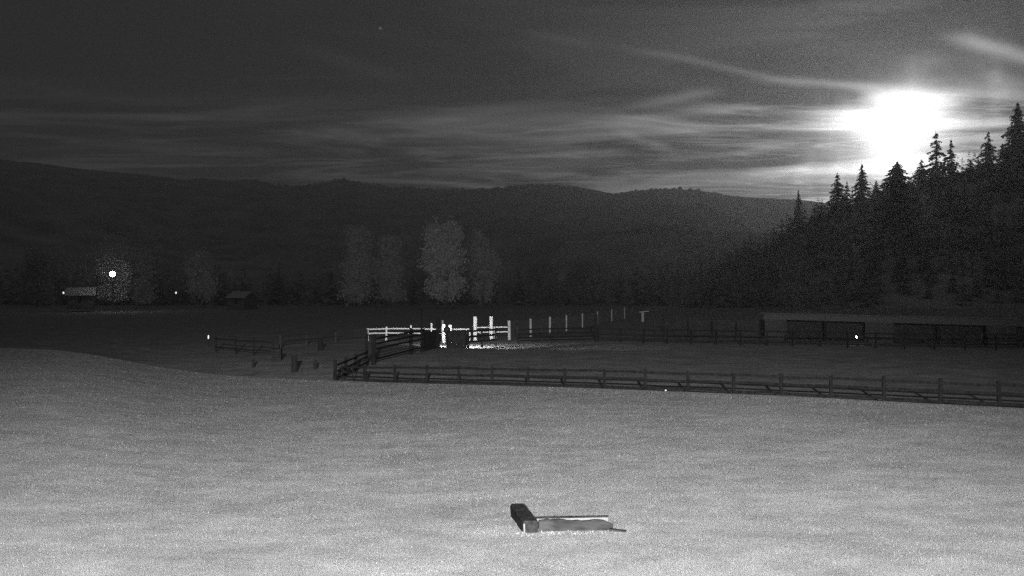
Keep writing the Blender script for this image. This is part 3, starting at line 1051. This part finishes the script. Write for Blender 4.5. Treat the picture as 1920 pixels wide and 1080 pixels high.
# short white marker at the lawn edge
b0 = Vector(((1248 - 960) / F * 56.2, 56.2, 0))
b0.z = lz(b0.x, b0.y)
mk = thing('white_marker', b0, 'tiny white marker peg at the lawn edge below the front fence', 'marker')
MB().bar(b0 - Vector((0, 0, .1)), b0 + Vector((0, 0, 0.17)), 0.08, 0.06).build('peg', M['palewood'], mk)
MB().bar(b0 + Vector((0, 0, 0.17)), b0 + Vector((0, 0, 0.19)), 0.09, 0.07).build('cap', M['palewood'], mk)
# post with crossbar beyond the mesh fence
b = at_ground(1205, 225)
hp = thing('crossbar_post', b, 'short pale post with a slanting crossbar beyond the mesh fence', 'post')
tz = P(1205, 586, 225).z
MB().bar(b, Vector((b.x, b.y, tz)), 0.5, 0.4).build('post', M['greypost'], hp)
MB().bar(Vector((b.x - .7, b.y, tz + .08)), Vector((b.x + 1.3, b.y, tz + .3)), 0.3, 0.22).build('crossbar', M['greypost'], hp)
# a small pale salt block post out in the field under the big tree
b = at_ground(830, 200)
o = thing('field_post', b, 'tiny pale post alone in the dark field below the double crowned tree', 'post')
MB().bar(b, b + Vector((0, 0, 1.1)), 0.35, 0.3).build('shaft', M['palewood'], o)
MB().bar(b + Vector((0, 0, 1.1)), b + Vector((0, 0, 1.16)), 0.42, 0.36).build('cap', M['palewood'], o)


# ------------------------------------------------------------------ sheds
def shed(px0, D0, px1, D1, top_px0, top_px1, panels, bays, label, wall, roof, bay, name='run_in_shed', fascia=0.75):
    """long open-fronted shed from photo column px0 to px1; panels = solid wall stretches (px), the rest is open"""
    a, b = at_ground(px0, D0), at_ground(px1, D1)
    t = thing(name, a, label, 'shed')
    za, zb = P(px0, top_px0, D0).z, P(px1, top_px1, D1).z
    d = (b - a).normalized()
    n = Vector((-d.y, d.x, 0))                      # backwards
    if n.y < 0:
        n = -n
    dep = 5.0

    def foot(px):
        # point on the front line seen at column px
        uu = (px - 960) / F
        s = (a.x - uu * a.y) / (uu * (b.y - a.y) - (b.x - a.x))
        p = a.lerp(b, s)
        p.z = min(gz(p.x, p.y), a.z + (b.z - a.z) * s)
        return p, za + (zb - za) * s
    # roof slab with overhang, pitched to the back, with ribs
    p0, p1 = a - d * 0.4, b + d * 0.4
    f0, f1 = p0 - n * 0.5, p1 - n * 0.5
    r0, r1 = p0 + n * (dep + .3), p1 + n * (dep + .3)
    th = 0.12
    vs = [Vector((f0.x, f0.y, za)), Vector((f1.x, f1.y, zb)), Vector((r1.x, r1.y, zb - .9)), Vector((r0.x, r0.y, za - .9))]
    vs += [v - Vector((0, 0, th)) for v in vs]
    MB().poly(vs, [(0, 1, 2, 3), (7, 6, 5, 4), (0, 4, 5, 1), (1, 5, 6, 2), (2, 6, 7, 3), (3, 7, 4, 0)]).build('roof', roof, t)
    fa, fb = Vector((a.x, a.y, za - th - fascia / 2 - .003)), Vector((b.x, b.y, zb - th - fascia / 2 - .003))
    MB().bar(fa - n * 0.1, fb - n * 0.1, 0.06, fascia, 0.05).build('fascia', roof, t)
    for x0, x1 in panels:
        (q0, z0), (q1, z1) = foot(x0), foot(x1)
        vs = []
        for off in (0.0, 0.12):
            vs += [q0 + n * off - Vector((0, 0, .2)), q1 + n * off - Vector((0, 0, .2)),
                   Vector((q1.x, q1.y, z1 - th - .02)) + n * off, Vector((q0.x, q0.y, z0 - th - .02)) + n * off]
        MB().poly(vs, [(0, 1, 2, 3), (7, 6, 5, 4), (0, 4, 5, 1), (1, 5, 6, 2), (2, 6, 7, 3), (3, 7, 4, 0)]).build('wall_panel', wall, t)
    for x in bays:
        q, z = foot(x)
        MB().bar(q - Vector((0, 0, .2)) - n * 0.02, Vector((q.x, q.y, z - th - .01)) - n * 0.02, 0.2, 0.2).build('post', M['oldwood'], t)
    # back and end walls
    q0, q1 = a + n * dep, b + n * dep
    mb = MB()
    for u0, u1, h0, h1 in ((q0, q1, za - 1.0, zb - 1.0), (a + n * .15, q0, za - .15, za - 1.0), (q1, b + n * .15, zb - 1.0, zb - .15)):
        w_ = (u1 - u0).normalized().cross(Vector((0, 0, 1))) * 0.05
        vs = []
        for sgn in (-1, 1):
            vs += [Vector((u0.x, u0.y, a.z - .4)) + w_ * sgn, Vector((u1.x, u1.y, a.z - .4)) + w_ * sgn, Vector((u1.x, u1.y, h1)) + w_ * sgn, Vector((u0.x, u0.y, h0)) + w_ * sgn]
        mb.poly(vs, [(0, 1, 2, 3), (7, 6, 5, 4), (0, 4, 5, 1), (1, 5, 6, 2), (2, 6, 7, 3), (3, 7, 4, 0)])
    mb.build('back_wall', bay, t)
    return t


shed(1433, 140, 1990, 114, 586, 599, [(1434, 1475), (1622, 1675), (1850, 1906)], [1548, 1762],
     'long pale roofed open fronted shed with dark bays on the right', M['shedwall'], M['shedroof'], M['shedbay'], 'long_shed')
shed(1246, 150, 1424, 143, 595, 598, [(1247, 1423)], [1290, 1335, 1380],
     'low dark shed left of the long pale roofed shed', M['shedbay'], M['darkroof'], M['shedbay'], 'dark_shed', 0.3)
# tiny bright point lamp on the shed
b = P(1606, 632, 121)
ml = thing('stake_lamp', at_ground(1606, 121), 'tiny bright lamp in front of the dark bay of the long shed', 'lamp')
MB().tube([at_ground(1606, 121), b - Vector((0, 0, .07))], 0.03, 6).build('stake', M['black'], ml)
MB().tube([b - Vector((0, 0, .09)), b - Vector((0, 0, .03)), b + Vector((0, 0, .03)), b + Vector((0, 0, .09))], [0.04, 0.08, 0.08, 0.04], 8).build('bulb', M['lamp'], ml)


# ------------------------------------------------------------------ houses on the left and their lamp
def house(px, pbase, D, wpx, hpx, roofpx, label, rz):
    b = P(px, pbase, D)
    s = D / F
    W, Hh, Rh, Dp = wpx * s / 2, hpx * s, roofpx * s, 4.0
    t = thing('house', b, label, 'house', 'far houses on the left', rz)

    def put(mb, name, mat):
        me = mesh_from(name, mb.v, mb.f, mat)
        return link(name, me, t)
    mb = MB()
    mb.poly([(-W, -Dp, -2), (W, -Dp, -2), (W, Dp, -2), (-W, Dp, -2), (-W, -Dp, Hh), (W, -Dp, Hh), (W, Dp, Hh), (-W, Dp, Hh), (-W, 0, Hh + Rh * .97), (W, 0, Hh + Rh * .97)],
            [(0, 1, 5, 4), (2, 3, 7, 6), (1, 2, 6, 9, 5), (3, 0, 4, 8, 7)])
    put(mb, 'wall', M['house'])
    mb = MB()
    e = 0.5
    for sg in (-1, 1):
        vs = [Vector((-W - e, sg * (Dp + e), Hh - .35)), Vector((W + e, sg * (Dp + e), Hh - .35)), Vector((W + e, 0, Hh + Rh)), Vector((-W - e, 0, Hh + Rh))]
        vs += [v + Vector((0, 0, .18)) for v in vs]
        mb.poly(vs, [(0, 1, 2, 3), (7, 6, 5, 4), (0, 4, 5, 1), (1, 5, 6, 2), (2, 6, 7, 3), (3, 7, 4, 0)])
    put(mb, 'roof', M['houseroof'])
    for x in (-W * .5, W * .45):
        wn = put(MB().bar((x - .6, -Dp - .04, Hh * .55), (x + .6, -Dp - .04, Hh * .55), 0.06, 1.1, 0.05), 'window', M['black'])
    put(MB().bar((0, -Dp - .035, -.2), (0, -Dp - .035, 2.0), 0.95, 0.06, 0.05), 'door', M['oldwood'])
    return t


LD = 300.0
house(152, 566, LD, 46, 14, 12, 'far house whose pale roof catches the yard lamp light', R(20))
house(455, 568, LD + 25, 34, 12, 9, 'far house with a small pale roof at the left, right of the dim broadleaf tree', R(-15))
lb = P(211, 570, LD - 4)
ltop = P(211, 514, LD - 4)
yl = thing('yard_lamp', lb, 'bright white yard lamp on a pole on the far left', 'lamp')
MB().tube([lb - Vector((0, 0, .5)), Vector((lb.x, lb.y, ltop.z - .9))], [0.16, 0.10], 8).build('pole', M['black'], yl)
mb = MB()
rad = 0.72
mb.tube([ltop + Vector((0, 0, rad * math.sin(a))) for a in np.linspace(-1.5, 1.5, 13)], [max(0.02, rad * math.cos(a)) for a in np.linspace(-1.5, 1.5, 13)], 20)
mb.build('globe', M['lamp'], yl, True)
MB().tube([ltop - Vector((0, 0, rad + .15)), ltop - Vector((0, 0, rad - .12))], [0.25, 0.4], 12).build('collar', M['black'], yl)
pd = bpy.data.lights.new('yard_lamp_light', 'POINT')
pd.energy = 100
pd.shadow_soft_size = 0.3
po = bpy.data.objects.new('yard_lamp_light', pd)
col.objects.link(po)
po.parent = yl
po.location = ltop + Vector((0, -1.4, 0)) - lb
for px, py, D, lab in ((119, 549, LD, 'faint small lamp on a post left of the house under the yard lamp'), (330, 549, LD + 10, 'small lamp on a post between the two far houses')):
    b, t_ = P(px, 569, D), P(px, py, D)
    o = thing('post_lamp', b, lab, 'lamp', 'small lamps by the far houses')
    MB().tube([b, t_ - Vector((0, 0, .3))], 0.07, 6).build('post', M['black'], o)
    MB().tube([t_ + Vector((0, 0, z)) for z in (-.3, -.15, .15, .3)], [.10, .22, .22, .10], 10).build('lantern', M['smallglow'], o)

# ------------------------------------------------------------------ night air
hz = MB()
X0, X1, Y0, Y1, Z0, Z1 = -3300, 3300, -120, 3100, -8, 420
hz.poly([(X0, Y0, Z0), (X1, Y0, Z0), (X1, Y1, Z0), (X0, Y1, Z0), (X0, Y0, Z1), (X1, Y0, Z1), (X1, Y1, Z1), (X0, Y1, Z1)],
        [(3, 2, 1, 0), (4, 5, 6, 7), (0, 1, 5, 4), (1, 2, 6, 5), (2, 3, 7, 6), (3, 0, 4, 7)])
hm = bpy.data.materials.new('night_air')
hm.use_nodes = True
t = hm.node_tree
t.nodes.remove(t.nodes['Principled BSDF'])
pv = t.nodes.new('ShaderNodeVolumePrincipled')
pv.inputs['Color'].default_value = (0.9, 0.9, 0.9, 1)
pv.inputs['Density'].default_value = 0.00026
pv.inputs['Anisotropy'].default_value = 0.78
t.links.new(pv.outputs[0], t.nodes['Material Output'].inputs['Volume'])
ho = hz.build('haze', hm)
tag(ho, 'thin night haze filling the valley', 'haze', kind='stuff')
